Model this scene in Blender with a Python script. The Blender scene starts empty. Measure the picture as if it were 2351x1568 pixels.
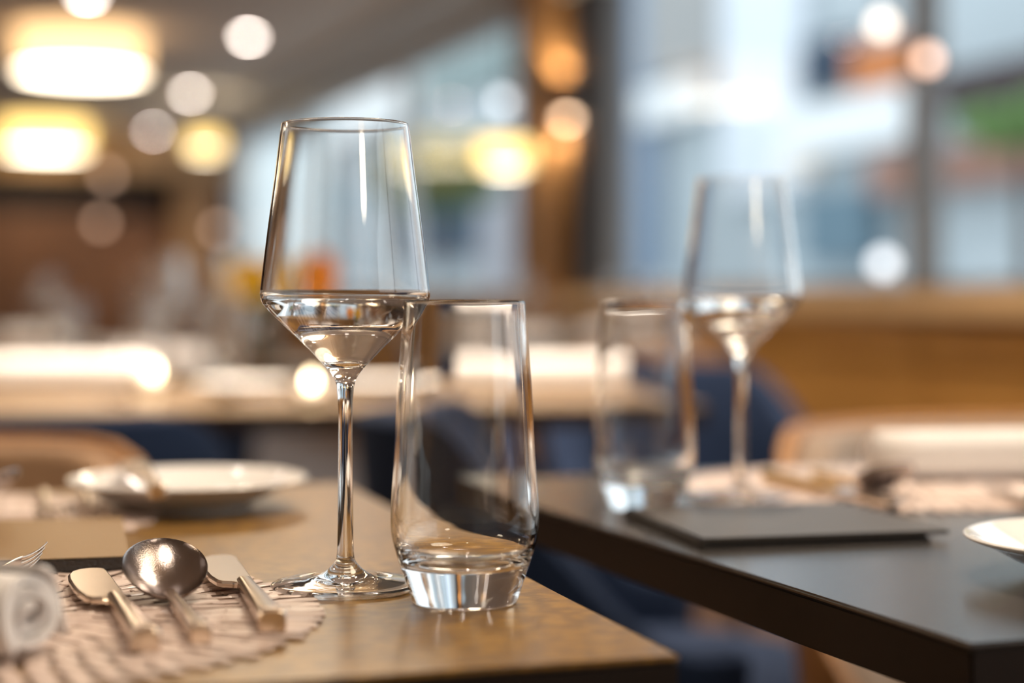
import bpy, bmesh, math, random
from mathutils import Vector, Matrix
random.seed(7)
S = bpy.context.scene
COL = S.collection

# ------------------------------------------------------------------ camera, sky, exposure
ZC, F, CX, HY = 0.895, 3900.0, 1175.5, 690.0        # eye height, focal length in pixels, horizon
cam_d = bpy.data.cameras.new('camera'); cam = bpy.data.objects.new('camera', cam_d); COL.objects.link(cam)
cam.location = (0, 0, ZC); cam.rotation_euler = (math.pi/2, 0, 0)
cam_d.sensor_width = 36.0; cam_d.lens = F/2351*36.0
cam_d.shift_y = -(784-HY)/2351
cam_d.clip_start = 0.02; cam_d.clip_end = 400
cam_d.dof.use_dof = True; cam_d.dof.focus_distance = 0.843; cam_d.dof.aperture_fstop = 2.45
S.camera = cam
S.view_settings.view_transform = 'Standard'; S.view_settings.look = 'None'
S.view_settings.gamma = 1.0; S.view_settings.use_curve_mapping = False
S.view_settings.exposure = 1.4
S.cycles.use_adaptive_sampling = True; S.cycles.adaptive_threshold = 0.02
S.cycles.max_bounces = 16; S.cycles.transmission_bounces = 16; S.cycles.glossy_bounces = 8
S.cycles.transparent_max_bounces = 24; S.cycles.diffuse_bounces = 4
S.cycles.sample_clamp_indirect = 8.0
W = bpy.data.worlds.new('overcast_sky'); S.world = W; W.use_nodes = True
W.node_tree.nodes['Background'].inputs[0].default_value = (0.90, 0.96, 1.0, 1)
W.node_tree.nodes['Background'].inputs[1].default_value = 0.72

# ------------------------------------------------------------------ helpers
def lin(c):
    c = c/255
    return c/12.92 if c <= .04045 else ((c+.055)/1.055)**2.4
def srgb(r, g, b): return (lin(r), lin(g), lin(b))
def mat(name, col, rough=.5, metal=0, spec=.5, trans=0, ior=1.5, emit=None, es=0, bump=None, mott=None, coat=0, sheen=0):
    m = bpy.data.materials.new(name); m.use_nodes = True
    nt = m.node_tree; b = nt.nodes['Principled BSDF']
    b.inputs['Base Color'].default_value = (*col, 1); b.inputs['Roughness'].default_value = rough
    b.inputs['Metallic'].default_value = metal; b.inputs['Specular IOR Level'].default_value = spec
    b.inputs['Transmission Weight'].default_value = trans; b.inputs['IOR'].default_value = ior
    b.inputs['Coat Weight'].default_value = coat; b.inputs['Sheen Weight'].default_value = sheen
    if emit:
        b.inputs['Emission Color'].default_value = (*emit, 1); b.inputs['Emission Strength'].default_value = es
    tc = nt.nodes.new('ShaderNodeTexCoord')
    def noise(scale, stretch, detail=4):
        mp = nt.nodes.new('ShaderNodeMapping'); mp.inputs['Scale'].default_value = stretch
        nt.links.new(tc.outputs['Object'], mp.inputs['Vector'])
        n = nt.nodes.new('ShaderNodeTexNoise'); n.inputs['Scale'].default_value = scale; n.inputs['Detail'].default_value = detail
        nt.links.new(mp.outputs['Vector'], n.inputs['Vector']); return n
    if mott:                                       # (scale, stretch, other colour, lo, hi)
        n = noise(mott[0], mott[1]); r = nt.nodes.new('ShaderNodeValToRGB')
        r.color_ramp.elements[0].position = mott[3]; r.color_ramp.elements[1].position = mott[4]
        r.color_ramp.elements[0].color = (*mott[2], 1); r.color_ramp.elements[1].color = (*col, 1)
        nt.links.new(n.outputs['Fac'], r.inputs['Fac']); nt.links.new(r.outputs['Color'], b.inputs['Base Color'])
    if bump:                                       # (scale, stretch, distance)
        n = noise(bump[0], bump[1]); bp = nt.nodes.new('ShaderNodeBump'); bp.inputs['Distance'].default_value = bump[2]
        nt.links.new(n.outputs['Fac'], bp.inputs['Height']); nt.links.new(bp.outputs['Normal'], b.inputs['Normal'])
    return m
def link(ob, parent=None):
    COL.objects.link(ob)
    if parent is not None: ob.parent = parent
    return ob
def obj(name, me, m, parent=None, smooth=False):
    if isinstance(me, bmesh.types.BMesh):
        b = me; me = bpy.data.meshes.new(name)
        bmesh.ops.recalc_face_normals(b, faces=b.faces); b.to_mesh(me); b.free()
    if m is not None and not me.materials: me.materials.append(m)
    if smooth:
        me.polygons.foreach_set('use_smooth', [True]*len(me.polygons)); 
    return link(bpy.data.objects.new(name, me), parent)
def tag(o, label=None, cat=None, group=None, kind=None):
    if label: o['label'] = label
    if cat: o['category'] = cat
    if group: o['group'] = group
    if kind: o['kind'] = kind
    return o
def thing(name, label, cat, loc=(0, 0, 0), rz=0, group=None):
    o = bpy.data.objects.new(name, None); COL.objects.link(o); o.empty_display_size = .02
    o.location = loc; o.rotation_euler = (0, 0, rz)
    return tag(o, label, cat, group)
def dup(root, loc, rz=0, label=None, group=None):
    def cp(o, p):
        c = o.copy(); COL.objects.link(c); c.parent = p
        for ch in list(o.children): cp(ch, c)
        return c
    r = cp(root, None); r.location = loc; r.rotation_euler = (0, 0, rz)
    if label: r['label'] = label
    if group: r['group'] = group
    return r
def box(bm, x0, x1, y0, y1, z0, z1, bev=0, M=None):
    vs = [bm.verts.new((x, y, z)) for z in (z0, z1) for y in (y0, y1) for x in (x0, x1)]
    q = [(0, 2, 3, 1), (4, 5, 7, 6), (0, 1, 5, 4), (2, 6, 7, 3), (0, 4, 6, 2), (1, 3, 7, 5)]
    fs = [bm.faces.new([vs[i] for i in f]) for f in q]
    if bev:
        es = list({e for f in fs for e in f.edges})
        r = bmesh.ops.bevel(bm, geom=es, offset=bev, segments=2, affect='EDGES')
        vs = list({v for f in r['faces'] for v in f.verts} | {v for v in vs if v.is_valid})
    if M is not None: bmesh.ops.transform(bm, matrix=M, verts=[v for v in vs if v.is_valid])
    return bm
def B(*a, **k): return box(bmesh.new(), *a, **k)
def catmull(pts, n=5):
    out = []
    P = [Vector(p) for p in pts]
    for i in range(len(P)-1):
        p0 = P[i-1] if i else P[0]*2-P[1]; p1, p2 = P[i], P[i+1]; p3 = P[i+2] if i+2 < len(P) else P[-1]*2-P[-2]
        def tk(t, a, b): return t+max((b-a).length, 1e-7)**.5
        t0 = 0; t1 = tk(t0, p0, p1); t2 = tk(t1, p1, p2); t3 = tk(t2, p2, p3)
        for k in range(n):
            t = t1+(t2-t1)*k/n
            A1 = p0*((t1-t)/(t1-t0))+p1*((t-t0)/(t1-t0)); A2 = p1*((t2-t)/(t2-t1))+p2*((t-t1)/(t2-t1)); A3 = p2*((t3-t)/(t3-t2))+p3*((t-t2)/(t3-t2))
            B1 = A1*((t2-t)/(t2-t0))+A2*((t-t0)/(t2-t0)); B2 = A2*((t3-t)/(t3-t1))+A3*((t-t1)/(t3-t1))
            out.append(B1*((t2-t)/(t2-t1))+B2*((t-t1)/(t2-t1)))
    out.append(P[-1]); return [(max(p.x, 0), p.y) for p in out]
def revolve(prof, segs, ranges, seg=96):
    """turn a profile (r, z); one mesh per entry of segs = lists of (i0, i1) spans that together close the surface"""
    N = []
    for i, (r, z) in enumerate(prof):
        a = prof[max(i-1, 0)]; b = prof[min(i+1, len(prof)-1)]
        d = Vector((b[0]-a[0], b[1]-a[1]))
        if d.length < 1e-9: d = Vector((1, 0))
        d.normalize(); N.append((d.y, -d.x))
    out = []
    for spans in segs:
        vs, ns, fs = [], [], []
        for (i0, i1) in spans:
            rings = []
            for i in range(i0, i1+1):
                r, z = prof[i]
                if r < 1e-6:
                    rings.append([len(vs)]); vs.append((0, 0, z)); ns.append((0, 0, 1 if N[i][1] > 0 else -1)); continue
                ring = []
                for k in range(seg):
                    t = 2*math.pi*k/seg; c, s = math.cos(t), math.sin(t)
                    ring.append(len(vs)); vs.append((r*c, r*s, z)); ns.append((N[i][0]*c, N[i][0]*s, N[i][1]))
                rings.append(ring)
            for a, b in zip(rings, rings[1:]):
                for k in range(seg):
                    k2 = (k+1) % seg
                    if len(a) == 1 and len(b) == 1: continue
                    if len(a) == 1: fs.append((a[0], b[k2], b[k]))
                    elif len(b) == 1: fs.append((a[k], a[k2], b[0]))
                    else: fs.append((a[k], a[k2], b[k2], b[k]))
        me = bpy.data.meshes.new('lathe'); me.from_pydata(vs, [], fs); me.update()
        me.polygons.foreach_set('use_smooth', [True]*len(me.polygons))
        me.normals_split_custom_set_from_vertices(ns)
        out.append(me)
    return out
def lathe(prof, seg=48): return revolve(prof, [[(0, len(prof)-1)]], None, seg)[0]
def at(prof, z, start=0, up=True, stop=None):
    """index of the profile point nearest a height, searched from start"""
    rng = range(start, stop or len(prof)); return min(rng, key=lambda i: abs(prof[i][1]-z))
def loft(secs, cap=True):
    """sections: lists of points"""
    bm = bmesh.new(); R = [[bm.verts.new(p) for p in s] for s in secs]; n = len(secs[0])
    for a, b in zip(R, R[1:]):
        for k in range(n): bm.faces.new((a[k], a[(k+1) % n], b[(k+1) % n], b[k]))
    if cap: bm.faces.new(R[0][::-1]); bm.faces.new(R[-1])
    return bm
def rrect(w, h, n=4, rad=.35):
    r = min(w, h)*rad; out = []
    for cx, cz, a0 in ((w/2-r, h/2-r, 0), (-w/2+r, h/2-r, 90), (-w/2+r, -h/2+r, 180), (w/2-r, -h/2+r, 270)):
        for k in range(n+1):
            a = math.radians(a0+90*k/n); out.append((cx+r*math.cos(a), cz+r*math.sin(a)))
    return out
def tube(pts, r, seg=10, rfun=None):
    P = [Vector(p) for p in pts]; secs = []
    for i, p in enumerate(P):
        d = (P[min(i+1, len(P)-1)]-P[max(i-1, 0)]).normalized()
        u = d.cross(Vector((0, 0, 1))); 
        if u.length < 1e-3: u = Vector((1, 0, 0))
        u.normalize(); w = u.cross(d); rr = rfun(i/(len(P)-1)) if rfun else r
        secs.append([p+u*rr*math.cos(2*math.pi*k/seg)+w*rr*math.sin(2*math.pi*k/seg) for k in range(seg)])
    return loft(secs)
def prism(outline, z0, z1):
    return loft([[(x, y, z0) for x, y in outline], [(x, y, z1) for x, y in outline]])
def px(x, y, z=.75):
    """point of the horizontal plane z seen at pixel (x, y)"""
    d = (ZC-z)*F/(y-HY); return Vector(((x-CX)*d/F, d, z))
TH = math.radians(20.2); DU = Vector((-math.sin(TH), math.cos(TH), 0)); DV = Vector((math.cos(TH), math.sin(TH), 0))
def R(u, v, z=0): return DU*u+DV*v+Vector((0, 0, z))
RM = Matrix.Rotation(TH, 4, 'Z')
def rbox(name, u0, u1, v0, v1, z0, z1, m, parent=None, bev=0, kind=None):
    """a box laid out along the room's own axes"""
    o = obj(name, B(v0, v1, u0, u1, z0, z1, bev=bev, M=RM), m, parent)
    if kind: o['kind'] = kind
    return o

# ------------------------------------------------------------------ materials
GLASS = mat('clear_glass', (1, 1, 1), 0, trans=1, ior=1.5)
WATER = mat('water', (1, 1, 1), 0, trans=1, ior=1.333)
T_LEFT = mat('tabletop_painted_gold_light', (.275, .145, .026), .28, spec=.5, mott=(95, (1, 1.6, 1), (.14, .072, .02), .40, .62), bump=(160, (1, 1.3, 1), .00014))  # golden reflections on the dark wood are painted into this base colour
T_RIGHT = mat('dark_oak_tabletop', (.035, .030, .028), .24, spec=1.0, ior=1.7, mott=(40, (1, 9, 1), (.022, .018, .016), .35, .65), bump=(120, (1, 7, 1), .00005))
T_EDGE = mat('dark_table_edge', (.016, .009, .006), .45, spec=.3)
T_FAR = mat('brown_tabletop', (.2, .12, .055), .35, spec=.6, mott=(40, (1, 9, 1), (.12, .07, .03), .35, .65))
STEEL = mat('warm_steel', (.78, .66, .55), .2, 1, bump=(600, (1, 1, 1), .00003))
SPOON = mat('scratched_steel', (.38, .33, .31), .16, 1, bump=(1400, (1, 1, 1), .00009))
MATV = mat('beige_vinyl', (.66, .52, .45), .32, spec=.6)
NAP = mat('white_napkin_cloth', (.80, .76, .74), .9, bump=(900, (1, 1, 1), .0004), sheen=.3)
CHINA = mat('white_china', (.80, .77, .75), .08, spec=.6, coat=.3)
LEATH = mat('black_leather', (.028, .022, .020), .42, spec=.6, bump=(300, (1, 1, 1), .0004))
PAPER = mat('black_paper', (.02, .018, .018), .8)
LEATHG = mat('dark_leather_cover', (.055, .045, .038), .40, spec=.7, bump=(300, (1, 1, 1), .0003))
NAVY = mat('navy_fabric', (.006, .015, .042), .9, spec=.25)
TAN = mat('tan_fabric', (.34, .20, .11), .9, sheen=.2)
BEIGE = mat('beige_fabric', (.30, .22, .165), .9, sheen=.2)
SHELLW = mat('oak_shell', (.45, .22, .075), .45, mott=(14, (8, 8, 1), (.33, .15, .05), .35, .65))
LEGW = mat('dark_leg_wood', (.05, .028, .016), .45)
FLOOR = mat('brown_floor', (.085, .038, .018), .45, mott=(3, (1, 14, 1), (.04, .02, .011), .35, .65))
CEIL = mat('warm_grey_plaster', (.82, .76, .71), .9)
TRIMC = mat('pale_grey_trim', (.55, .55, .55), .7)
WALLB = mat('brown_wall_panel', (.18, .072, .026), .5, mott=(2.5, (1, 1, 6), (.12, .05, .02), .35, .65))
DARK = mat('painted_recess_dark', (.012, .008, .007), .8)  # flat near-black strip that paints the darkness of a recess
BULK = mat('tan_bulkhead', (.38, .24, .13), .8)
OAK = mat('golden_oak_panel', (.52, .27, .07), .4, mott=(3, (1, 1, 12), (.42, .2, .05), .35, .65))
OAKTOP = mat('oak_ledge_painted_glow', (.70, .48, .26), .35)  # oak painted paler for the light lying on the ledge
COLW = mat('walnut_column', (.36, .19, .075), .45, mott=(5, (6, 6, 1), (.26, .13, .05), .35, .65))
FRAME = mat('dark_window_frame', (.035, .032, .035), .5)
FRAMEG = mat('grey_window_frame', (.20, .19, .19), .5)
BLACKM = mat('black_metal', (.02, .02, .02), .4)
def emi(name, col, s): return mat(name, (.1, .1, .1), .9, emit=col, es=s)
DIFF = emi('lamp_diffuser', (1, .84, .62), 6.0)
SHADE = emi('lamp_shade', (1, .60, .28), .9)
SHADEY = emi('lamp_shade_yellow', (1, .66, .20), 1.2)
DOWN = emi('downlight_lens', (1, .86, .76), 20)
def pane_mat():
    m = bpy.data.materials.new('window_glass'); m.use_nodes = True; nt = m.node_tree; nt.nodes.clear()
    o = nt.nodes.new('ShaderNodeOutputMaterial'); mx = nt.nodes.new('ShaderNodeMixShader'); t = nt.nodes.new('ShaderNodeBsdfTransparent')
    g = nt.nodes.new('ShaderNodeBsdfGlossy'); g.inputs['Roughness'].default_value = .02; fr = nt.nodes.new('ShaderNodeFresnel'); fr.inputs['IOR'].default_value = 1.45
    t.inputs['Color'].default_value = (.93, .96, .97, 1)
    ge = nt.nodes.new('ShaderNodeNewGeometry'); inv = nt.nodes.new('ShaderNodeMath'); inv.operation = 'SUBTRACT'; inv.inputs[0].default_value = 1
    mu = nt.nodes.new('ShaderNodeMath'); mu.operation = 'MULTIPLY'; nt.links.new(ge.outputs['Backfacing'], inv.inputs[1]); nt.links.new(fr.outputs[0], mu.inputs[0]); nt.links.new(inv.outputs[0], mu.inputs[1])
    nt.links.new(mu.outputs[0], mx.inputs[0]); nt.links.new(t.outputs[0], mx.inputs[1]); nt.links.new(g.outputs[0], mx.inputs[2]); nt.links.new(mx.outputs[0], o.inputs[0])
    return m
PANE = pane_mat()

# ------------------------------------------------------------------ the room
CZ = ZC+1.6                                        # ceiling height
WV = 3.26                                          # window wall
LV, U0, U1 = -5.2, -4.0, 16.8
rbox('floor', U0, U1, LV, WV+.1, -.1, 0, FLOOR, kind='structure')
rbox('ceiling', U0, U1, LV, WV+.1, CZ, CZ+.1, CEIL, kind='structure')
PLAS = mat('warm_plaster', (.62, .54, .45), .9)
rbox('wall_left', U0, U1, LV-.1, LV, 0, CZ, PLAS, kind='structure')
rbox('wall_back', U0-.1, U0, LV, WV, 0, CZ, PLAS, kind='structure')
wf = rbox('wall_front', U1, U1+.1, LV, WV+.1, 0, CZ, WALLB, kind='structure')
rbox('trim_1', U1-.35, U1, LV, WV-.05, ZC+1.20, CZ, BULK, kind='structure')
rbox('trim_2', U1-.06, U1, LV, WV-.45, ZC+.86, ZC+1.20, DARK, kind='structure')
rbox('trim_3', U1-.25, U1, WV-.62, WV-.30, 0, ZC+1.20, COLW, kind='structure')
rbox('trim_4', 3.0, U1-.36, 2.62, 2.80, CZ-.05, CZ, TRIMC, kind='structure')
rbox('trim_5', 3.0, U1-.36, 3.06, WV, CZ-.10, CZ, TRIMC, kind='structure')
# brown panels on the wall at the far end
for i in range(9):
    rbox('panel', U1-.03, U1-.001, WV-.66-.55*(i+1), WV-.66-.55*i-.02, .1, ZC+.85, WALLB, wf)
# low wall under the windows with a seam and a ledge painted paler for its glow
LT = ZC+.032
sw = rbox('wall_right', U0, U1, WV-.12, WV+.1, 0, LT-.08, OAK, kind='structure')
for a, b in ((U0, 2.2), (2.22, 4.6), (4.62, 7.1), (8.0, 10.5), (10.52, 13.2), (13.22, U1)):
    rbox('panel', a, b, WV-.19, WV-.121, ZC-.19, LT-.087, OAK, sw, bev=.004)
    rbox('panel', a, b, WV-.17, WV-.121, .1, ZC-.20, OAK, sw, bev=.004)
rbox('ledge', U0, U1, WV-.24, WV+.1, LT-.085, LT, OAKTOP, sw, bev=.012)
# column in front of the window wall
cl = rbox('trim_6', 7.66, 7.92, 2.93, 3.30, 0, CZ, COLW, kind='structure')
rbox('dark_post', 7.40, 7.64, 3.10, 3.30, LT, CZ, FRAME, cl)
# windows
edges = [-3.9, -1.2, 1.6, 4.86, 7.40]
def window(n, u0, u1, post):
    w = rbox('window_%d' % n, u0, u1, WV-.02, WV+.02, LT, LT+.03, FRAMEG, kind='structure')
    rbox('frame_head', u0, u1, WV-.02, WV+.03, CZ-.08, CZ, FRAMEG, w)
    rbox('frame_post', u1-.035, u1+.035, WV-.05, WV+.05, LT+.03, CZ-.08, post, w)
    rbox('pane', u0+.04, u1-.04, WV-.003, WV+.003, LT+.03, CZ-.08, PANE, w)
for i in range(4): window(i+1, edges[i], edges[i+1], FRAMEG)
for i, (a, b) in enumerate(((7.95, 10.9), (10.9, 13.9), (13.9, 16.75))): window(i+5, a, b, TRIMC)

# ------------------------------------------------------------------ lamps
def on_ceiling(x, y, dz):
    d = dz*F/(HY-y); return Vector(((x-CX)*d/F, d, ZC+dz))
def drum(name, label, p, rad, h, shade, group, cord=0):
    """p = centre of the underside"""
    t = thing(name, label, 'lamp', p, 0, group)
    pr = [(rad*.97, .012), (rad, .012), (rad, h), (rad*.97, h)]
    obj('shade', lathe(pr+[pr[0]], 48), shade, t)
    obj('diffuser', lathe(catmull([(0, 0), (rad*.6, .003), (rad*.95, .012)], 3)+[(rad*.95, .02), (0, .02)], 48), DIFF, t)
    obj('rim', lathe([(rad*.955, .0), (rad*1.01, .0), (rad*1.01, .012), (rad*.955, .012), (rad*.955, 0)], 48), BLACKM, t)
    if cord:
        obj('cord', tube([(0, 0, h*.5), (0, 0, h+cord)], .004, 8), BLACKM, t)
        obj('canopy', lathe([(0, h+cord-.03), (.05, h+cord-.03), (.05, h+cord), (0, h+cord)], 24), BLACKM, t)
    else:
        obj('ceiling_plate', lathe([(0, h-.02), (rad*.97, h-.02), (rad*.97, h+.0), (0, h)], 32), TRIMC, t)
    return t
h1 = .25
drum('ceiling_lamp', 'large round drum ceiling lamp with glowing white underside, nearest and biggest of the lamps', on_ceiling(185, 170, 1.35), .375, h1, SHADE, 'drum ceiling lamps')
drum('ceiling_lamp', 'yellow glowing drum ceiling lamp further down the room below the biggest lamp', on_ceiling(104, 347, 1.35), .375, h1, SHADEY, 'drum ceiling lamps')
def pend(name, label, x, y, d, rad, h):
    p = Vector(((x-CX)*d/F, d, ZC+(HY-y)*d/F)); drum(name, label, p, rad, h, SHADEY, None, cord=CZ-p.z-h)
pend('glowing_drum', 'yellow lamp reflection in the window beside the wooden column, built as a hanging drum', 1160, 390, 7.4, .115, .115)  # stands in for a lamp mirrored in the window glass
pend('glowing_drum', 'small yellow glowing pendant lamp at the far end of the ceiling', 470, 352, 13.2, .13, .14)
for (u, v) in ((5.4, 1.2), (.9, .95), (-3, 1.2), (5.4, -2.6), (.9, -2.6), (10.4, -2.6)):
    p = R(u, v, ZC+1.35)
    drum('ceiling_lamp', 'drum ceiling lamp of the same row, outside the picture above the tables', p, .375, h1, SHADE, 'drum ceiling lamps outside the picture')
def downlight(p, label, r=.045, group='recessed downlights', m=None, watt=26):
    t = thing('downlight', label, 'downlight', p, 0, group)
    obj('lens', lathe([(0, -.010), (r*.7, -.010), (r, -.004), (r, 0), (0, 0)], 24), m or DOWN, t)
    ld = bpy.data.lights.new('downlight_beam', 'SPOT'); ld.energy = watt; ld.color = (1, .85, .68); ld.spot_size = 1.7 if watt in (18.0, 40) else 1.35; ld.spot_blend = .8; ld.shadow_soft_size = .04
    lo = bpy.data.objects.new('downlight_beam', ld); COL.objects.link(lo); lo.parent = t; lo.location = (0, 0, -.03)
    obj('trim_ring', lathe([(r, -.006), (r*1.35, -.004), (r*1.35, 0), (r, 0), (r, -.006)], 24), TRIMC, t)
for x, y, l in ((570, 83, 'recessed ceiling downlight, brightest of the row beside the big drum lamp'), (437, 213, 'recessed ceiling downlight, second of the row running away from the brightest'),
                (352, 300, 'recessed ceiling downlight, third of the row just above the far bulkhead'), (200, -12, 'recessed ceiling downlight just over the big drum lamp'), (1010, 0, None)):
    if l: downlight(on_ceiling(x, y, 1.6), l)
for u in (7.3, 5.1, 2.9, .7, -1.5):
    for v in (2.05, .15, -1.7):
        downlight(R(u, v, CZ), 'unseen ceiling downlight added to brighten the things near it', group='downlights outside the picture', watt={2.9: 130, -1.5: 30, .7: 11}.get(u, 36))
for u, v, w in ((3.9, 2.35, 50), (6.2, 2.35, 50), (1.75, .95, 40), (2.75, .98, 85), (-.55, .75, 18)):  # extra downlights added to brighten ledge, napkins, dark table and front edges
    downlight(R(u, v, CZ), 'unseen ceiling downlight added to brighten the things near it', group='downlights outside the picture', watt=w)
DIM = emi('dim_spot_lens', (1, .62, .42), 1.0)  # dim spots added in place of faint light reflections
for x, y, l in ((245, 403, 'small dim spot standing in for a reflection on the bulkhead at the far end'), (230, 512, 'small dim spot standing in for a reflection on the brown panels of the far end'), (500, 527, 'small dim spot standing in for a reflection on the wooden pilaster by the window')):
    s = (x-CX)/F; u = U1-(.36 if y < 450 else .27 if x > 400 else .045); Y = u/(math.cos(TH)-math.sin(TH)*s); p = Vector((s*Y, Y, ZC+(HY-y)*Y/F))
    t = thing('reflection_spot', l, 'wall light', p, TH)
    obj('lens', B(-.04, .04, -.05, -.03, -.04, .04), DIM, t); obj('housing', B(-.05, .05, -.03, .0, -.05, .05, bev=.005), BLACKM, t)
# bulbs added for light spots in the windows, and the sconce
BULB = emi('bulb_glass', (1, .86, .72), 1.8); BULBC = emi('bulb_copper_glass', (1, .62, .45), 1.8); GLOBE = emi('white_globe', (.95, .97, 1), 1.1)
def bulb(label, x, y, d, m, r=.03):  # bulb, socket and cord added to give a spot of light in the window
    p = Vector(((x-CX)*d/F, d, ZC+(HY-y)*d/F)); t = thing('light_spot_bulb', label, 'light spot', p, 0, 'bulbs added for light spots in the windows')
    obj('bulb', lathe(catmull([(0, -r), (r*.7, -r*.7), (r, 0), (r*.7, r*.7), (r*.35, r*1.1)], 4)+[(0, r*1.1)], 20), m, t)
    obj('socket', lathe([(0, r*1.05), (.012, r*1.05), (.012, r*1.05+.04), (0, r*1.05+.04)], 16), BLACKM, t)
    obj('cord', tube([(0, 0, r+.04), (0, 0, CZ-p.z)], .003, 6), BLACKM, t)
bulb('pale warm white bulb added for a light spot high in the right window', 2025, 57, 5.2, BULB, .026)
bulb('dim copper bulb added for a light spot beside the grey window post', 2130, 137, 5.0, BULBC, .024)
bulb('pale bulb standing in for a lamp reflection just left of the wooden column', 1155, 235, 7.6, emi('bulb_grey', (.9, .95, 1), 1.5), .03)
def sconce(z, label, x=1302):
    Y = 8.19; p = Vector(((x-CX)*Y/F, Y, ZC+z)); t = thing('wall_sconce', label, 'wall light', p, TH)
    obj('body', lathe([(0, -.07), (.03, -.07), (.03, .07), (0, .07)], 24), BLACKM, t)
    obj('lens', lathe(catmull([(0, -.105), (.022, -.095), (.03, -.075)], 4)+[(0, -.072)], 20), emi('sconce_lens', (1, .66, .42), 5), t)
    obj('bracket', B(-.015, .015, .02, .075, -.02, .02), BLACKM, t)
    for sx, rx in ((-.11, .35), (.10, math.pi-.35)):
        ld = bpy.data.lights.new('sconce_light', 'SPOT'); ld.energy = 4; ld.color = (1, .80, .52); ld.spot_size = 1.5; ld.spot_blend = .6; ld.shadow_soft_size = .02
        lo = bpy.data.objects.new('sconce_light', ld); COL.objects.link(lo); lo.parent = t; lo.location = (0, 0, sx); lo.rotation_euler = (rx, 0, 0)
sconce(.96, 'small glowing sconce on the front face of the wooden column')

# ------------------------------------------------------------------ dining tables
def table(label, corner, rot, w, dpt, mt, group='dining tables'):
    """corner = near right corner for w<0, near left corner for w>0 (table runs w along x, dpt along y)"""
    t = thing('dining_table', label, 'table', (corner[0], corner[1], 0), rot, group)
    a, b = min(0, w), max(0, w)
    obj('tabletop', B(a-.0004, b+.0004, -.0004, dpt+.0004, .7475, .75, bev=.0011), mt, t)
    obj('apron_edge', B(a, b, 0, dpt, .722, .7478, bev=.0015), T_EDGE, t)
    cx = (a+b)/2
    obj('column', B(cx-.045, cx+.045, dpt/2-.045, dpt/2+.045, .02, .722, bev=.004), BLACKM, t)
    obj('foot_plate', B(cx-.24, cx+.24, dpt/2-.24, dpt/2+.24, 0, .02, bev=.004), BLACKM, t)
    return t
RL, RR = math.radians(17.0), TH
LC, RC = Vector((.0685, .694, 0)), Vector((.194, .7176, 0))
table('brown table with golden reflections painted in, under the sharp wine glass and the tumbler', LC, RL, -.84, .69, T_LEFT)
table('dark table across the gap with the second wine glass and the menu folder', RC, RR, .84, .70, T_RIGHT)
R3 = math.radians(10)
table('long brown table behind the first two tables, crowded with napkins and glasses', (.27, 2.345, 0), R3, -1.75, .75, T_FAR)
T4 = R(3.6, 1.0); table('brown table with the flower vase, behind the crowded table', T4, TH, -1.5, .8, T_FAR)
T5 = R(5.6, .7); table('brown table further down the room towards the dark far wall', T5, TH, -1.7, .8, T_FAR)
T6 = R(5.2, 2.75); table('brown table beside the low oak window wall', T6, TH, -1.1, .8, T_FAR)
def L(u, w, z=.75):
    d = Vector((-math.sin(RL), math.cos(RL), 0)); r = Vector((math.cos(RL), math.sin(RL), 0)); p = LC+d*u-r*w; p.z = z; return p

# ------------------------------------------------------------------ stemmed wine glass
wo = catmull([(0, .0014), (.020, .0012), (.032, .0006), (.0358, .0001), (.0371, .0007), (.0375, .0018), (.0368, .0028), (.031, .0037), (.0225, .0046), (.0156, .0058), (.0100, .0086), (.0072, .0112),
              (.0050, .0140), (.0043, .0175), (.0040, .0260), (.0038, .0500), (.0036, .0780), (.0037, .0920), (.0040, .0975), (.0050, .1042), (.0078, .1090), (.0118, .1134), (.0188, .1208), (.0306, .1322),
              (.0392, .1408), (.0416, .1438), (.0425, .1464), (.0427, .1490), (.0424, .1520), (.0417, .1580), (.0386, .1830), (.0349, .2110), (.0322, .2325), (.0319, .2338), (.0314, .2342), (.0310, .2338),
              (.0313, .2325), (.0340, .2110), (.0377, .1830), (.0408, .1580), (.0415, .1521), (.0418, .1492), (.0416, .1470), (.0408, .1447), (.0384, .1417), (.0298, .1331), (.0185, .1232), (.0105, .1163), (.0052, .1146), (0, .1141)], 5)
wtop = max(range(len(wo)), key=lambda i: wo[i][1])
i1 = at(wo, .0155, stop=wtop); i2 = at(wo, .0985, stop=wtop)
WF, WS, WB = revolve(wo, [[(0, i1)], [(i1, i2)], [(i2, len(wo)-1)]], None, 128)
wlev = .1461
inner = [(r, z) for r, z in wo[wtop+1:] if z < wlev-.0004][::-1]
inner = [(r+.00015 if r > 0 else 0, z-.00012) for r, z in inner]
wr = inner[-1][0]+.0006
wa = inner+[(wr-.0002, wlev-.0001)]
WW1 = revolve(wa, [[(0, len(wa)-1)]], None, 128)[0]
WW2 = revolve([(wr-.0002, wlev-.0001), (wr-.0008, wlev-.0001), (wr-.002, wlev-.0003), (.02, wlev-.00035), (0, wlev-.00035)], [[(0, 4)]], None, 128)[0]
def wine_glass(label, p, water=True, group=None):
    t = thing('wine_glass', label, 'wine glass', p, 0, group)
    obj('foot', WF, GLASS, t); obj('stem', WS, GLASS, t); obj('bowl', WB, GLASS, t)
    if water:
        w = obj('water', join_meshes(WW1, WW2), WATER, t); w['label'] = 'clear water filling the cone of the bowl'
    return t
def join_meshes(a, b):
    bm = bmesh.new(); bm.from_mesh(a); bm.from_mesh(b)
    me = bpy.data.meshes.new('water'); 
    bmesh.ops.remove_doubles(bm, verts=bm.verts, dist=1e-6)
    bmesh.ops.recalc_face_normals(bm, faces=bm.faces); bm.to_mesh(me); bm.free()
    me.polygons.foreach_set('use_smooth', [True]*len(me.polygons)); return me
wg = px(793, 1350); wine_glass('tall stemmed wine glass half filled with water, in sharp focus on the golden table', wg)
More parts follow.
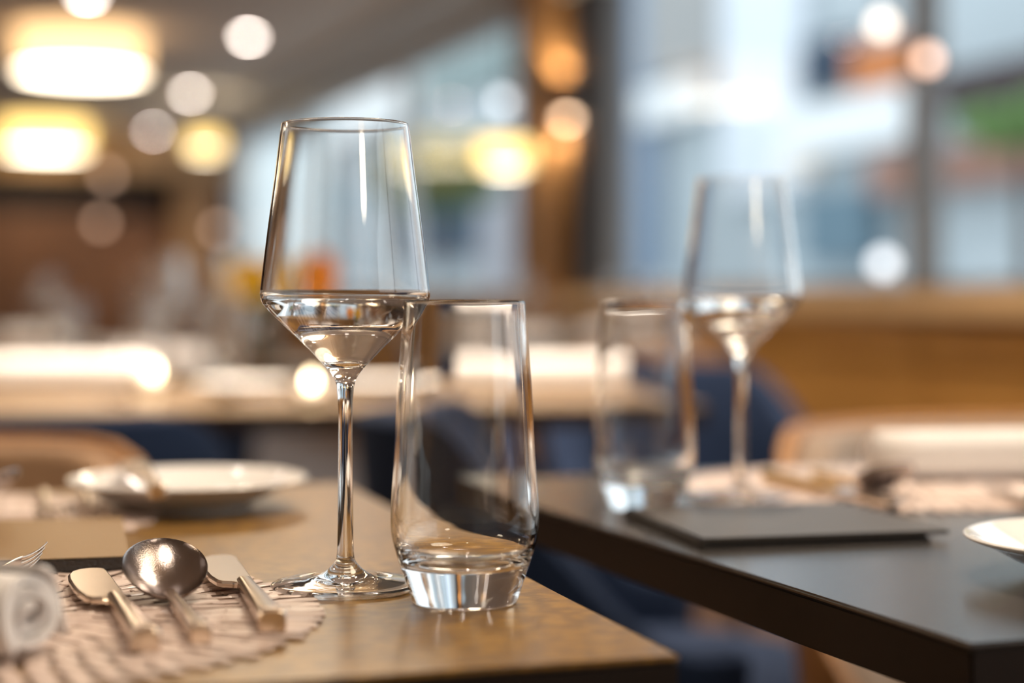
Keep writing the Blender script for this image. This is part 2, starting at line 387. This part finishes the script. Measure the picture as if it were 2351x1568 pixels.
wg2 = px(1702, 1146); wine_glass('blurred stemmed wine glass with water on the dark table behind the menu folder', wg2)

# ------------------------------------------------------------------ tumblers
to = catmull([(0, .0016), (.016, .0014), (.0225, .0006), (.0240, .0001), (.0250, .0006), (.0257, .0022), (.0284, .0100), (.0312, .0183), (.0337, .0262), (.0351, .0322), (.0356, .0380), (.0355, .0460), (.0342, .0683),
              (.0322, .1054), (.0292, .1425), (.0290, .1442), (.0283, .1450), (.0276, .1443), (.0275, .1425), (.0303, .1054), (.0322, .0683), (.0333, .0470), (.0333, .0390), (.0326, .0325), (.0306, .0262),
              (.0272, .0222), (.0215, .0200), (.0120, .0186), (0, .0182)], 6)
ttop = max(range(len(to)), key=lambda i: to[i][1])
j1 = at(to, .0183, stop=ttop); j2 = min(range(ttop, len(to)), key=lambda i: abs(to[i][0]-.0272)+abs(to[i][1]-.0222))
TW, TB = revolve(to, [[(j1, j2)], [(0, j1), (j2, len(to)-1)]], None, 128)
def tumbler(label, p, group=None):
    t = thing('tumbler', label, 'tumbler', p, 0, group)
    obj('wall', TW, GLASS, t); obj('thick_base', TB, GLASS, t); return t
tb = px(1067, 1382); tumbler('empty clear tumbler with a thick base, in sharp focus beside the wine glass', tb)
tb2 = px(1478, 1166); tumbler('blurred empty tumbler near the edge of the dark table', tb2)

# ------------------------------------------------------------------ cutlery (axis +y from the handle end to the tip, resting on z=0)
def handle_bm(L0, w0, h0, w1, h1, z0, z1, n=14):
    secs = [[(x*.82, 0, z*.82+z0) for x, z in rrect(w0, h0, 3, .22)]]
    for i in range(n+1):
        t = i/n; y = .0016+(L0-.0016)*t; e = t**.7
        w = w0+(w1-w0)*e; h = h0+(h1-h0)*e; zc = z0+(z1-z0)*t
        secs.append([(x, y, z+zc) for x, z in rrect(w, h, 3, .22+.2*t)])
    return loft(secs)
def shade_auto(o, ang=35):
    o.data.polygons.foreach_set('use_smooth', [True]*len(o.data.polygons)); o.data.set_sharp_from_angle(angle=math.radians(ang)); return o
HND_K = obj('handle', handle_bm(.108, .0122, .0105, .0078, .0066, .0053, .0050), STEEL)
shade_auto(HND_K)
bl = [(.0042, .100), (.0052, .110), (.0054, .155), (.0052, .188), (.0044, .1945), (.0022, .1968), (-.0030, .1958), (-.0085, .1915), (-.0130, .184), (-.0158, .173), (-.0168, .158), (-.0166, .138), (-.0156, .119), (-.0136, .1062), (-.0115, .1030), (-.0062, .1022), (-.0042, .100)]
def blade_bm():
    c = Vector((-.005, .148)); secs = []
    for z, sc in ((.0020, .90), (.0026, .985), (.0044, 1.0), (.0050, .975), (.0056, .90)):
        secs.append([((x-c.x)*sc+c.x, (y-c.y)*(1-(1-sc)*.4)+c.y, z+(-x*.06)+.0006) for x, y in bl])
    return loft(secs)
BLD_K = obj('blade', blade_bm(), STEEL); shade_auto(BLD_K, 14)
HND_S = obj('handle', handle_bm(.104, .0098, .0088, .0058, .0046, .0044, .0054), STEEL); shade_auto(HND_S)
def spoon_bowl():
    nr, nt = 14, 48; L0, wd, dp = .0575, .0425, .0095
    tilt = math.radians(22.5); vs = []; fs = []
    def pt(r, th, off):
        cx, sy = math.cos(th), math.sin(th); y = sy*r; x = cx*r*(1.0+.10*sy*r-.06*(sy*r)**2)
        z = -dp*(1-r*r)**.8*(1-.18*y)
        z -= off*(1-.35*r)
        y3 = y*L0/2+L0/2; x3 = x*wd/2
        return (x3, (.094)+y3*math.cos(tilt)-z*math.sin(tilt)*.9, .0050+y3*math.sin(tilt)+z*math.cos(tilt))
    bm = bmesh.new()
    def sheet(off):
        c = bm.verts.new(pt(0, 0, off)); rg = []
        for i in range(1, nr+1): rg.append([bm.verts.new(pt(math.sin(i/nr*math.pi/2), 2*math.pi*k/nt, off)) for k in range(nt)])
        for k in range(nt): bm.faces.new((c, rg[0][k], rg[0][(k+1) % nt]))
        for a, b in zip(rg, rg[1:]):
            for k in range(nt): bm.faces.new((a[k], b[k], b[(k+1) % nt], a[(k+1) % nt]))
        return rg[-1]
    a = sheet(0); b = sheet(.0014)
    for k in range(nt): bm.faces.new((a[k], b[k], b[(k+1) % nt], a[(k+1) % nt]))
    return bm
BWL_S = obj('bowl', spoon_bowl(), SPOON); shade_auto(BWL_S, 50)
HND_F = obj('handle', handle_bm(.112, .0085, .0060, .0045, .0040, .0036, .0058), STEEL); shade_auto(HND_F)
def fork_head():
    secs = []
    for y, w, z, h in ((.108, .0045, .0058, .0036), (.116, .007, .0055, .0026), (.124, .014, .0045, .0022), (.132, .0195, .0036, .002), (.142, .0215, .0032, .002)):
        secs.append([(x, y, q+z) for x, q in rrect(w, h, 2, .4)])
    return loft(secs)
def tine(k):
    x0 = (-1.5+k)*.0056; secs = []
    for i in range(8):
        t = i/7; y = .1405+.047*t; z = .0032+.0085*t*t; w = .0036*(1-.45*t)
        secs.append([(x0*(1-.06*t)+x, y, q+z) for x, q in rrect(w, .0022*(1-.35*t), 2, .45)])
    return loft(secs)
HEAD_F = obj('head', fork_head(), STEEL); shade_auto(HEAD_F, 50)
TINES = [obj('tine', tine(k), STEEL) for k in range(4)]
for o in TINES: shade_auto(o, 50)
GOLD = mat('steel_gold_reflection', (.86, .60, .26), .28, 1)  # steel copy with the gold light on the far handles painted in
def paint_gold_light(t):
    for c in t.children:
        if c.name.split('.')[0] == 'handle': c.material_slots[0].link = 'OBJECT'; c.material_slots[0].material = GOLD; c['label'] = 'steel handle with gold reflection painted in'
def kit(name, label, cat, parts, p, rz, group=None):
    t = thing(name, label, cat, p, rz, group)
    for q in parts:
        c = q.copy(); COL.objects.link(c); c.parent = t
    return t
KNIFE, SPOONP, FORK = [HND_K, BLD_K], [HND_S, BWL_S], [HND_F, HEAD_F]+TINES
MT = .75+.0016
def axis_rz(a, b): return math.atan2(-(b[0]-a[0]), b[1]-a[1])
ke = px(335, 1502, MT); kit('butter_knife', 'butter knife with bright blade, left of the spoon on the woven placemat', 'knife', KNIFE, ke, math.radians(19.6))
se = px(462, 1482, MT); sp_ = kit('spoon', 'round spoon with scratched dark bowl tilted up between two butter knives', 'spoon', SPOONP, se, math.radians(18.6)); sp_.scale = (.95, .98, .95)
k2 = px(626, 1456, MT); kit('butter_knife', 'butter knife with dull blade, between the spoon and the wine glass foot', 'knife', KNIFE, k2, math.radians(15.4))

# ------------------------------------------------------------------ woven placemats
def petal_bm(L0=.0225, w=.0088, h=.0013):
    n = 7; out = []
    for i in range(n):
        t = i/(n-1); out.append((-L0/2+L0*t, w/2*(math.sin(math.pi*(.12+.76*t)))**.55))
    full = out+[(x, -y) for x, y in out[::-1]]
    return loft([[(x*.97, y*.9, 0) for x, y in full], [(x, y, h*.55) for x, y in full], [(x*.95, y*.82, h) for x, y in full]])
pb = petal_bm(); PETAL = bpy.data.meshes.new('petal'); bmesh.ops.recalc_face_normals(pb, faces=pb.faces); pb.to_mesh(PETAL); pb.free(); PETAL.materials.append(MATV)
def placemat(label, cx, cy, rad=.155, single=0):
    t = thing('placemat', label, 'placemat', (cx, cy, .75), 0)
    items = []; nr = 10; st = rad/(nr+.45)
    for k in range(0, nr+1):
        n = max(1, round(2*math.pi*st*k/.0122)); 
        for i in range(n):
            a = 2*math.pi*(i+.5*(k % 2))/n + k*.05; r = st*k+(random.uniform(-.002, .004) if k == nr else 0)
            items.append((r*math.cos(a), r*math.sin(a), a+random.uniform(-.14, .14), random.uniform(-.13, .13), .0004+.0005*(k % 2)))
    def vis(it):
        X, Y = cx+it[0], cy+it[1]; x = CX+X/Y*F; return (0 if x > -20 else 1, Y)
    items.sort(key=vis)
    rest = bmesh.new()
    for i, (x, y, a, tl, z) in enumerate(items):
        Mx = Matrix.Translation((x, y, z)) @ Matrix.Rotation(a, 4, 'Z') @ Matrix.Rotation(tl, 4, 'X')
        if i < single:
            o = bpy.data.objects.new('petal', PETAL); COL.objects.link(o); o.parent = t; o.matrix_local = Mx
        else:
            tmp = bmesh.new(); tmp.from_mesh(PETAL); bmesh.ops.transform(tmp, matrix=Mx, verts=tmp.verts)
            me = bpy.data.meshes.new('tmp'); tmp.to_mesh(me); tmp.free(); rest.from_mesh(me); bpy.data.meshes.remove(me)
    if len(items) > single:
        o = obj('petal_weave', rest, MATV, t); o['kind'] = 'stuff'
    else: rest.free()
    return t
placemat('pinkish beige woven placemat with ragged round edge under the sharp knives and spoon', -.245, .765, single=300)
placemat('pinkish beige placemat under the two blurred forks beyond the folder', -.395, 1.105)
RM_C = RC+DU*.53+DV*.30
placemat('pinkish beige placemat on the dark table behind the menu folder', RM_C.x, RM_C.y)

# ------------------------------------------------------------------ menu folders
def folder(label, p, rz, w, dpt, m, over=.012):
    t = thing('menu_folder', label, 'menu', p, rz)
    obj('back_cover', B(0, w-over, 0, dpt, .0, .0022, bev=.0006), LEATH, t)
    obj('pages', B(.003, w-over-.002, .002, dpt-.003, .0022, .0042), PAPER, t)
    obj('front_cover', B(0, w, -.001, dpt, .0042, .0066, bev=.0008), m, t)
    obj('spine', B(-.0015, .003, 0, dpt, .0, .0066, bev=.0012), LEATH, t)
    return t
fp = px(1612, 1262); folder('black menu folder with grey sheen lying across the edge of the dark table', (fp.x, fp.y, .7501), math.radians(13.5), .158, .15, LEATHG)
fl = px(292, 1318); fo = thing('menu_folder', 'black menu folder with golden sheen painted on its cover, behind the spoon on the golden table', 'menu', (fl.x, fl.y, MT+.0006), math.radians(14))
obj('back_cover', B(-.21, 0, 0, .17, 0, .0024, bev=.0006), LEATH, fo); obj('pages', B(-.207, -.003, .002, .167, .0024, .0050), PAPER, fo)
obj('front_cover', B(-.21, .001, -.001, .17, .0050, .0074, bev=.0009), mat('leather_painted_sheen', (.26, .155, .06), .38, spec=.6, bump=(260, (1, 1, 1), .0004)), fo)  # golden reflection painted into the colour of the black cover
obj('stitched_edge', B(-.21, 0, -.0018, .0006, .0004, .0070, bev=.0008), mat('crumpled_black_leather', (.02, .015, .014), .4, spec=.7, bump=(420, (1, 1, 1), .002)), fo)

# ------------------------------------------------------------------ plates
plo = catmull([(0, .004), (.028, .004), (.036, .0035), (.038, 0), (.041, 0), (.044, .003), (.058, .0095), (.072, .0165), (.0815, .0200), (.0828, .0212), (.0818, .0222), (.074, .0198), (.060, .0128), (.050, .0082), (.036, .0070), (.015, .0066), (0, .0065)], 4)
PLATE = lathe(plo, 80)
def plate(label, p, group='side plates'):
    t = thing('side_plate', label, 'plate', p, 0, group)
    obj('plate_body', PLATE, CHINA, t)
    return t
pp = Vector((-.226, 1.186, .75)); plate('white side plate with a knife on it, behind the stem of the sharp wine glass', pp)
pr = Vector((.239+.0815, .885, .75)); plate('white side plate cut by the right frame edge on the dark table', pr)
kp = kit('butter_knife', 'blurred butter knife resting across the rim of the white plate', 'knife', KNIFE, Vector((-.268, 1.128, .7655)), math.radians(12))
kp.rotation_euler = (math.radians(3), 0, math.radians(17)); kp.scale = (1, .72, 1)
kp.location = (-.230, 1.103, .7655)

# ------------------------------------------------------------------ forks and far cutlery
rl180 = RL
def tipped(name, label, cat, parts, tip, rz, total, group=None):
    d = Vector((-math.sin(rz), math.cos(rz), 0)); return kit(name, label, cat, parts, Vector(tip)-d*total, rz, group)
def flip(o):                                    # tines down, back up
    o.rotation_euler = (-.032, math.pi, o.rotation_euler[2]); o.location.z = MT+.0068
f1 = px(118, 1216, MT); flip(tipped('fork', 'large blurred fork with tines towards the black folder, left of the pair', 'fork', FORK, f1, RL+math.pi, .1875, 'forks on the far placemat'))
f2 = px(220, 1214, MT); flip(tipped('fork', 'blurred fork with tines towards the black folder, right of the pair', 'fork', FORK, f2, RL+math.pi-.02, .1875, 'forks on the far placemat'))
f3 = px(42, 1172, MT+.008); f3o = tipped('spoon', 'blurred spoon at the left frame edge on the far placemat', 'spoon', SPOONP, f3, RL+math.pi+.9, .15)
# small fork leaning beside the napkin roll, turned on its side
fk = thing('fork', 'small fork turned on its edge behind the white napkin roll', 'fork', (0, 0, 0), 0)
for q in FORK:
    c = q.copy(); COL.objects.link(c); c.parent = fk
tipv = Vector((-.2320, .860, .75+.0125)); hv = Vector((-.2690, .750, .75+.0070))
ax = (tipv-hv).normalized(); sc = (tipv-hv).length/.1875
side = ax.cross(Vector((0, 0, 1))).normalized(); up = side.cross(ax)
ca, sa = math.cos(math.radians(60)), math.sin(math.radians(60))
xx = side*ca+up*sa; zz = xx.cross(ax)
Mf = Matrix((( xx.x, ax.x, zz.x, 0), (xx.y, ax.y, zz.y, 0), (xx.z, ax.z, zz.z, 0), (0, 0, 0, 1)))
fk.matrix_world = Matrix.Translation(hv+Vector((0, 0, .002))) @ Mf @ Matrix.Scale(sc, 4)
# far cutlery on the dark table
q1 = px(1762, 1106, MT); paint_gold_light(kit('butter_knife', 'butter knife with gold reflection painted on its handle, next to the blurred wine glass foot', 'knife', KNIFE, q1, RR+math.pi-.05))
q2 = px(1868, 1098, MT); paint_gold_light(kit('spoon', 'blurred spoon with dark bowl and gold reflection painted on its handle, behind the menu folder', 'spoon', SPOONP, Vector((q2.x, q2.y-.01, MT)), RR+math.pi-.12))
tipped('fork', 'blurred fork behind the white plate on the dark table', 'fork', FORK, (.352, 1.255, MT), .10, .1875)

# ------------------------------------------------------------------ rolled napkins
def napkin_mesh(Ln, r1=.0175, turns=2.4, seed=0):
    rnd = random.Random(seed); n = int(turns*26); th = .0038; bm = bmesh.new(); ny = 14; rows = []
    ph = rnd.uniform(0, 6)
    def cen(t, o, y):
        a = ph+2*math.pi*turns*t; r = .0022+(r1-.0022-th)*t+o
        r *= 1+.05*math.sin(2*a+1.3)+.03*math.sin(3*a+ph)+.02*math.sin(y*60+a)
        x, z = r*math.cos(a), r*math.sin(a); return Vector((x*1.02, y+.0018*math.sin(a*1.3+2), max(z, -r1+.0002)+r1))
    for j in range(ny+1):
        y = Ln*j/ny; row = [cen(i/n, th, y) for i in range(n+1)]+[cen(i/n, 0, y) for i in range(n, -1, -1)]
        rows.append([bm.verts.new(p) for p in row])
    m = len(rows[0])
    for a, b in zip(rows, rows[1:]):
        for k in range(m): bm.faces.new((a[k], a[(k+1) % m], b[(k+1) % m], b[k]))
    for row in (rows[0], rows[-1]):
        for i in range(n): bm.faces.new((row[i], row[i+1], row[m-2-i], row[m-1-i]))
    me = bpy.data.meshes.new('rolled_cloth'); bmesh.ops.recalc_face_normals(bm, faces=bm.faces); bm.to_mesh(me); bm.free()
    me.materials.append(NAP); me.polygons.foreach_set('use_smooth', [True]*len(me.polygons)); me.set_sharp_from_angle(angle=math.radians(50)); return me
def flap_mesh(Ln, r1):
    secs = []
    for j in range(9):
        y = Ln*j/8; s = []
        for k in range(11):
            a = math.radians(75-115*k/10); rr = r1+.0012+.0006*math.sin(y*90+k); s.append((rr*math.cos(a)+(.0025*max(0, k-7)), y, max(r1+rr*math.sin(a), .0008)))
        for k in range(10, -1, -1):
            a = math.radians(75-115*k/10); rr = r1-.0004; s.append((rr*math.cos(a)+(.0025*max(0, k-7)), y, max(r1+rr*math.sin(a), .0002)))
        secs.append(s)
    return loft(secs)
def napkin(label, p, rz, Ln, r1=.0175, seed=0, group='rolled napkins'):
    t = thing('napkin', label, 'napkin', p, rz, group)
    obj('rolled_cloth', napkin_mesh(Ln, r1, seed=seed), None, t)
    f = obj('loose_flap', flap_mesh(Ln*.98, r1), NAP, t, True)
    return t
npos = Vector((-.191, .676, MT)); napkin('white napkin roll showing its spiral end at the left frame edge', npos, math.atan2(.93, .37), .2, .0185, 3)
# napkin lying behind the dark table's place setting
n2 = px(2022, 1108, MT); napkin('pinkish white napkin roll lying before the beige chair', Vector((n2.x-.004, n2.y+.015, MT)), -math.pi/2+RR*.4, .28, .02, 5)
a3 = px(1030, 893, .75); napkin('white napkin roll on the crowded table behind the tumbler', a3, -math.pi/2+.06, .27, .027, 8)
b3 = px(-40, 893, .75); napkin('bright white napkin roll at the left end of the crowded table', b3, -math.pi/2+.05, .28, .027, 9)

# ------------------------------------------------------------------ chairs
def chair_parts(pad_m, shell_m, prefix):
    r0, n, m = .262, 40, 10
    def top(a):
        q = min(1, max(0, (abs(a)-.72)/1.1)); return .765-.235*q*q*(3-2*q)
    def sheet(ro, ri, zb, dt):
        secs = []
        for i in range(n+1):
            a = -2.0+4.0*i/n; ca, sa = math.cos(a), math.sin(a); zt = top(a)+dt; h = zt-zb; pr_ = []
            rl = .012 if ro-ri > .02 else .004
            def P(r, z):
                fl = .035*(z-.42)/.35
                return ((r+fl)*sa, -(r+fl)*ca, z)
            pr_ = [P(ro, zb), P(ro, zb+h*.5), P(ro, zt-rl), P(ro-rl*.3, zt-rl*.3), P((ro+ri)/2, zt), P(ri+rl*.3, zt-rl*.3), P(ri, zt-rl), P(ri, zb+h*.5), P(ri, zb)]
            secs.append(pr_)
        return loft(secs)
    parts = [('back_shell', sheet(r0+.014, r0, .40, .0), shell_m), ('backrest_pad', sheet(r0-.001, r0-.042, .44, -.006 if shell_m is not NAVY else .004), pad_m)]
    secs = []
    for z, s in ((.385, .90), (.40, .98), (.44, 1.0), (.465, .97), (.475, .80), (.477, .4)):
        secs.append([(.235*s*math.copysign(abs(math.cos(t))**.75, math.cos(t)), .02+.235*s*math.copysign(abs(math.sin(t))**.75, math.sin(t)), z) for t in [2*math.pi*k/36 for k in range(36)]])
    parts.append(('seat', loft(secs), pad_m))
    for sx in (-1, 1):
        for sy in (-1, 1):
            parts.append(('leg', tube([(sx*.15, .02+sy*.15, .39), (sx*.215, .02+sy*.215, .0)], 0, 12, lambda t: .019-.008*t), LEGW))
    out = []
    for nm, bm, mm in parts:
        me = bpy.data.meshes.new(nm); bmesh.ops.recalc_face_normals(bm, faces=bm.faces); bm.to_mesh(me); bm.free(); me.materials.append(mm)
        me.polygons.foreach_set('use_smooth', [True]*len(me.polygons)); me.set_sharp_from_angle(angle=math.radians(60)); out.append((nm, me))
    return out
CH_N, CH_T, CH_B = chair_parts(NAVY, NAVY, ''), chair_parts(TAN, SHELLW, ''), chair_parts(BEIGE, SHELLW, '')
def chair(parts, label, x, y, rz, group='dining chairs'):
    """faces local +y, back at -y"""
    t = thing('tub_chair', label, 'chair', (x, y, 0), rz, group)
    for nm, me in parts: link(bpy.data.objects.new(nm, me), t)
    return t
chair(CH_T, 'tan tub chair with a wooden shell behind the golden table', -.525, 1.35, RL+math.pi)
chair(CH_B, 'beige tub chair with an oak shell behind the dark table', .565, 1.64, RR+math.pi)
chair(CH_N, 'dark navy tub chair with its back to the tan chair, at the crowded table', -.62, 2.10, R3)
chair(CH_N, 'navy tub chair seen in the gap between the two front tables', .125, 2.0, -math.pi/2)
chair(CH_N, 'navy tub chair facing the dark table in front of the low oak wall', .36, 3.3, RR+math.pi)
far_ch = 'navy tub chair at the tables further down the room'
for (u, v, rz) in ((4.62, .66, TH+math.pi), (4.62, -.06, TH+math.pi), (5.42, .2, TH), (6.75, .2, TH+math.pi), (6.75, -.5, TH+math.pi), (4.9, 2.2, TH), (6.35, 2.2, TH+math.pi)):
    p = R(u, v); chair(CH_N if rz != TH else CH_T, far_ch if rz != TH else 'tan tub chair at the tables further down the room', p.x, p.y, rz, 'chairs further down the room')

# ------------------------------------------------------------------ things on the tables behind
def gl(kind, p, label, group):
    if kind == 'w': wine_glass(label, p, False, group)
    else: tumbler(label, p, group)
for x, y, l in ((378, 866, 'left one of two blurred wine glasses on the crowded table, above the left added candle'), (492, 862, 'right one of two blurred wine glasses on the crowded table, near the yellow flower')):
    gl('w', px(x, y), l, 'wine glasses on the crowded table')
for x, y, l in ((140, 868, 'leftmost blurred tumbler on the crowded table'), (335, 872, 'middle blurred tumbler on the crowded table'), (535, 878, 'rightmost blurred tumbler on the crowded table')):
    gl('t', px(x, y), l, 'tumblers on the crowded table')
FLAME = emi('candle_flame', (1, .76, .46), 11)
CUP = mat('amber_candle_glass', (1, .93, .85), .05, trans=1, ior=1.45)
def highlight_candle(label, p):  # candle added to stand in for a bright highlight on metal or glass
    t = thing('highlight_candle', label, 'candle', p, 0)
    obj('holder', lathe([(0, 0), (.026, 0), (.030, .004), (.032, .030), (.030, .030), (.028, .005), (0, .004)], 32), CUP, t)
    obj('wax', lathe([(0, .0045), (.019, .0045), (.019, .017), (0, .016)], 24), NAP, t)
    obj('flame', lathe(catmull([(0, .017), (.004, .021), (.0055, .027), (.003, .036), (0, .043)], 3), 16), FLAME, t)
highlight_candle('candle added for a bright highlight on the crowded table right below the sharp bowl of the wine glass', px(715, 924))
highlight_candle('candle added for a bright highlight beside the bright napkin roll on the crowded table', px(352, 895))
plate('white side plate on the crowded table between the napkin rolls', px(850, 905), None)
plate('white side plate among the glasses at the left of the crowded table', px(560, 908), None)
kit('spoon', 'spoon lying on the crowded table between the added candles', 'spoon', SPOONP, px(640, 915), 2.6)
kit('butter_knife', 'butter knife lying on the crowded table before the left napkin roll', 'knife', KNIFE, px(300, 925), .4)
# vase with a yellow and an orange bloom
vp = px(600, 838); v_ = thing('flower_vase', 'dark vase with a yellow and an orange flower behind the wine glass', 'vase', vp)
obj('vase_body', lathe(catmull([(0, 0), (.030, 0), (.034, .004), (.040, .045), (.034, .085), (.022, .110), (.024, .122), (.021, .121), (.019, .108), (.030, .08), (.033, .02), (0, .008)], 4), 40), mat('dark_green_vase', (.05, .04, .025), .2, spec=.6), v_)
YEL = mat('yellow_petal', (.80, .50, .02), .7); ORA = mat('orange_petal', (.85, .33, .01), .7); LEAF = mat('leaf_green', (.06, .14, .03), .6)
def bloom(name, x, y, m, r):
    d = vp.y; c = Vector(((x-CX)*d/F-vp.x, 0.0, ZC+(HY-y)*d/F-vp.z))
    st = obj('stem', tube([(0, 0, .06), (c.x*.25, 0, .14), (c.x*.8, 0, c.z*.85), c], .0025, 8), LEAF, v_)
    b = obj(name, lathe(catmull([(0, -.006), (r*.35, -.004), (r*.45, .004), (0, .010)], 3), 20), m, v_); b.location = c; b.rotation_euler = (math.radians(58), 0, math.radians(x % 7*4-12))
    for ring, (nn, tilt, sc) in enumerate(((9, .2, 1), (8, .65, .85), (6, 1.1, .6))):
        for k in range(nn):
            bm = bmesh.new(); pts = [(0, 0), (.35, .24), (.75, .3), (1, .12), (1, -.12), (.75, -.3), (.35, -.24)]
            a = [bm.verts.new((q*r*sc, w*r*sc, .10*r*q*q)) for q, w in pts]; e = [bm.verts.new((q*r*sc, w*r*sc, .10*r*q*q+.0012)) for q, w in pts]
            bm.faces.new(a[::-1]); bm.faces.new(e)
            for i in range(7): bm.faces.new((a[i], a[(i+1) % 7], e[(i+1) % 7], e[i]))
            po = obj('petal', bm, m, b); po.rotation_euler = (0, -tilt, 2*math.pi*(k+.4*ring)/nn)
bloom('yellow_bloom', 572, 648, YEL, .062)
bloom('orange_bloom', 716, 640, ORA, .066)
bloom('yellow_bud', 655, 618, YEL, .036)
for a in range(5):
    bm = prism([(0, 0), (.03, .011), (.06, .009), (.085, 0), (.06, -.009), (.03, -.011)], 0, .001)
    lo = obj('leaf', bm, LEAF, v_); lo.location = (0, 0, .118); lo.rotation_euler = (0, -.7-.1*a, a*1.3)
# settings on the tables further down
def onT(T, u, v): p = T+DU*u+DV*v; return Vector((p.x, p.y, .75))
wl2, tl2, nl2, pl2 = 'very blurred wine glass on a table further down the room', 'very blurred tumbler on a table further down the room', 'very blurred white napkin roll on a table further down the room', 'very blurred white side plate on a table further down the room'
for T, vs in ((T4, (-.50, -1.05)), (T5, (-.3, -.85, -1.4)), (T6, (-.3, -.8))):
    for v in vs:
        for u in (.17, .60):
            gl('w', onT(T, u+.11, v+.10), wl2, 'wine glasses further down the room')
            gl('t', onT(T, u+.09, v+.20), tl2, 'tumblers further down the room')
            napkin(nl2, onT(T, u, v-.04), TH-math.pi/2, .2, .022, 4, 'napkins further down the room')
            plate(pl2, onT(T, u+.02, v-.14), 'plates further down the room')
# globe lamp on the ledge
gp = Vector(((2028-CX)*5.55/F, 5.55, LT)); g = thing('globe_lamp', 'small white globe lamp standing on the window ledge', 'lamp', gp)
obj('lamp_base', lathe([(0, 0), (.03, 0), (.03, .012), (.008, .018), (.008, .06), (0, .06)], 24), BLACKM, g)
o = obj('globe', lathe([(0, -.032), (.012, -.03), (.024, -.021), (.031, -.008), (.032, 0), (.031, .008), (.024, .021), (.012, .03), (0, .032)], 24), GLOBE, g); o.location = (0, 0, .09)

# ------------------------------------------------------------------ outside the windows
def em(px0, v):
    s = (px0-CX)/F; Y = v/(math.cos(TH)*s+math.sin(TH)); X = s*Y; return Y, X*-math.sin(TH)+Y*math.cos(TH)
def panel(name, x0, x1, y0, y1, v, m, parent=None, dep=.25):
    Y0, ua = em(x0, v); Y1, ub = em(x1, v); Ym = (Y0+Y1)/2
    return rbox(name, min(ua, ub), max(ua, ub), v, v+dep, ZC+(HY-y1)*Ym/F, ZC+(HY-y0)*Ym/F, m, parent)
PAV = mat('pale_paving', (.45, .45, .45), .8); rbox('pavement', -6, 90, WV+.12, 40, -.25, -.15, PAV, kind='structure')
def cm(n, r, g, b, k=1.0): c = srgb(r, g, b); return mat(n, tuple(min(.95, x*k) for x in c), .8)
fg = thing('building', 'pale blue grey building across the street, filling the windows', 'building', R(30, 15), TH)
fg.matrix_world = Matrix.Identity(4)
def fp_(name, *a, **k): return panel(name, *a, parent=fg, **k)
fp_('facade', 560, 2700, -300, 900, 15.3, cm('facade_grey', 186, 196, 202), dep=.5)
fp_('white_pilaster', 1650, 1835, -250, 450, 15.0, cm('white_render', 228, 234, 242, 1.0))
fp_('grey_strip', 1430, 1500, -250, 640, 15.0, cm('blue_grey_render', 136, 154, 176))
fp_('dark_window', 1838, 1945, 85, 200, 14.95, cm('slate_window', 40, 62, 84))
fp_('orange_sign_board', 1948, 2090, 95, 200, 14.9, cm('orange_board', 205, 125, 70))
fp_('dark_awning', 2080, 2500, 140, 215, 14.2, cm('brown_awning', 70, 58, 60), dep=1.0)
fp_('white_fascia', 1790, 2085, 225, 345, 14.8, cm('white_fascia', 244, 246, 248))
fp_('pale_shop_window', 1480, 1640, -100, 165, 14.9, cm('taupe_window', 165, 165, 165))
fp_('brick_band', 1990, 2500, 330, 425, 14.8, cm('dusty_brick', 160, 120, 105))
fp_('teal_window', 1840, 1990, 440, 600, 14.9, cm('teal_window', 105, 130, 145))
fp_('shop_window', 960, 1100, 400, 590, 14.9, cm('deep_teal_window', 40, 72, 92))
fp_('taupe_door', 1100, 1240, 430, 720, 14.9, cm('taupe_door', 165, 165, 172))
fp_('white_band', 760, 960, 200, 300, 14.8, cm('white_band', 250, 252, 255))
fp_('white_bay', 560, 740, 330, 620, 14.7, cm('white_bay', 240, 248, 250))
fp_('grey_band', 960, 1230, 120, 200, 14.9, cm('grey_green_band', 140, 158, 158))
fp_('white_lamp_box', 1465, 1600, 190, 275, 14.8, cm('white_lamp_box', 255, 255, 255))
def bush(label, x0, x1, y0, y1, v, m, n=60, name='shrub'):
    Y0, ua = em(x0, v); Y1, ub = em(x1, v); Ym = (Y0+Y1)/2; za, zb = ZC+(HY-y1)*Ym/F, ZC+(HY-y0)*Ym/F
    um = (ua+ub)/2; t = thing(name, label, 'plant', R(um, v, -.15), TH)
    bm = bmesh.new(); rnd = random.Random(int(x0)); hw = abs(ua-ub)/2
    for i in range(n):
        a = rnd.uniform(0, 6.28); q = rnd.random()**.5
        c = (rnd.uniform(-.5, .5)*hw*.8, q*math.cos(a)*hw, (za+zb)/2+.15+q*math.sin(a)*(zb-za)/2)
        bmesh.ops.create_icosphere(bm, subdivisions=1, radius=hw*rnd.uniform(.12, .26), matrix=Matrix.Translation(c) @ Matrix.Rotation(rnd.uniform(0, 3), 4, 'X'))
    f = obj('foliage', bm, m, t); f['kind'] = 'stuff'
    obj('trunk', tube([(0, 0, 0), (.03, 0, (za+.15)*.6), (0, 0, (za+zb)/2+.15)], .08, 10), LEGW, t)
GRN = mat('bright_leaves', (.12, .22, .06), .7); OLV = mat('olive_leaves', (.10, .14, .045), .7)
bush('bright green shrub beyond the right window post', 2240, 2480, 250, 310, 10.5, GRN)
bush('olive green tree outside between the wine glass and the lamp reflection', 930, 1075, 340, 450, 10.0, OLV, name='tree')
# strip prototypes of the cutlery that were only used as sources
for o in [HND_K, BLD_K, HND_S, BWL_S, HND_F, HEAD_F]+TINES: bpy.data.objects.remove(o)
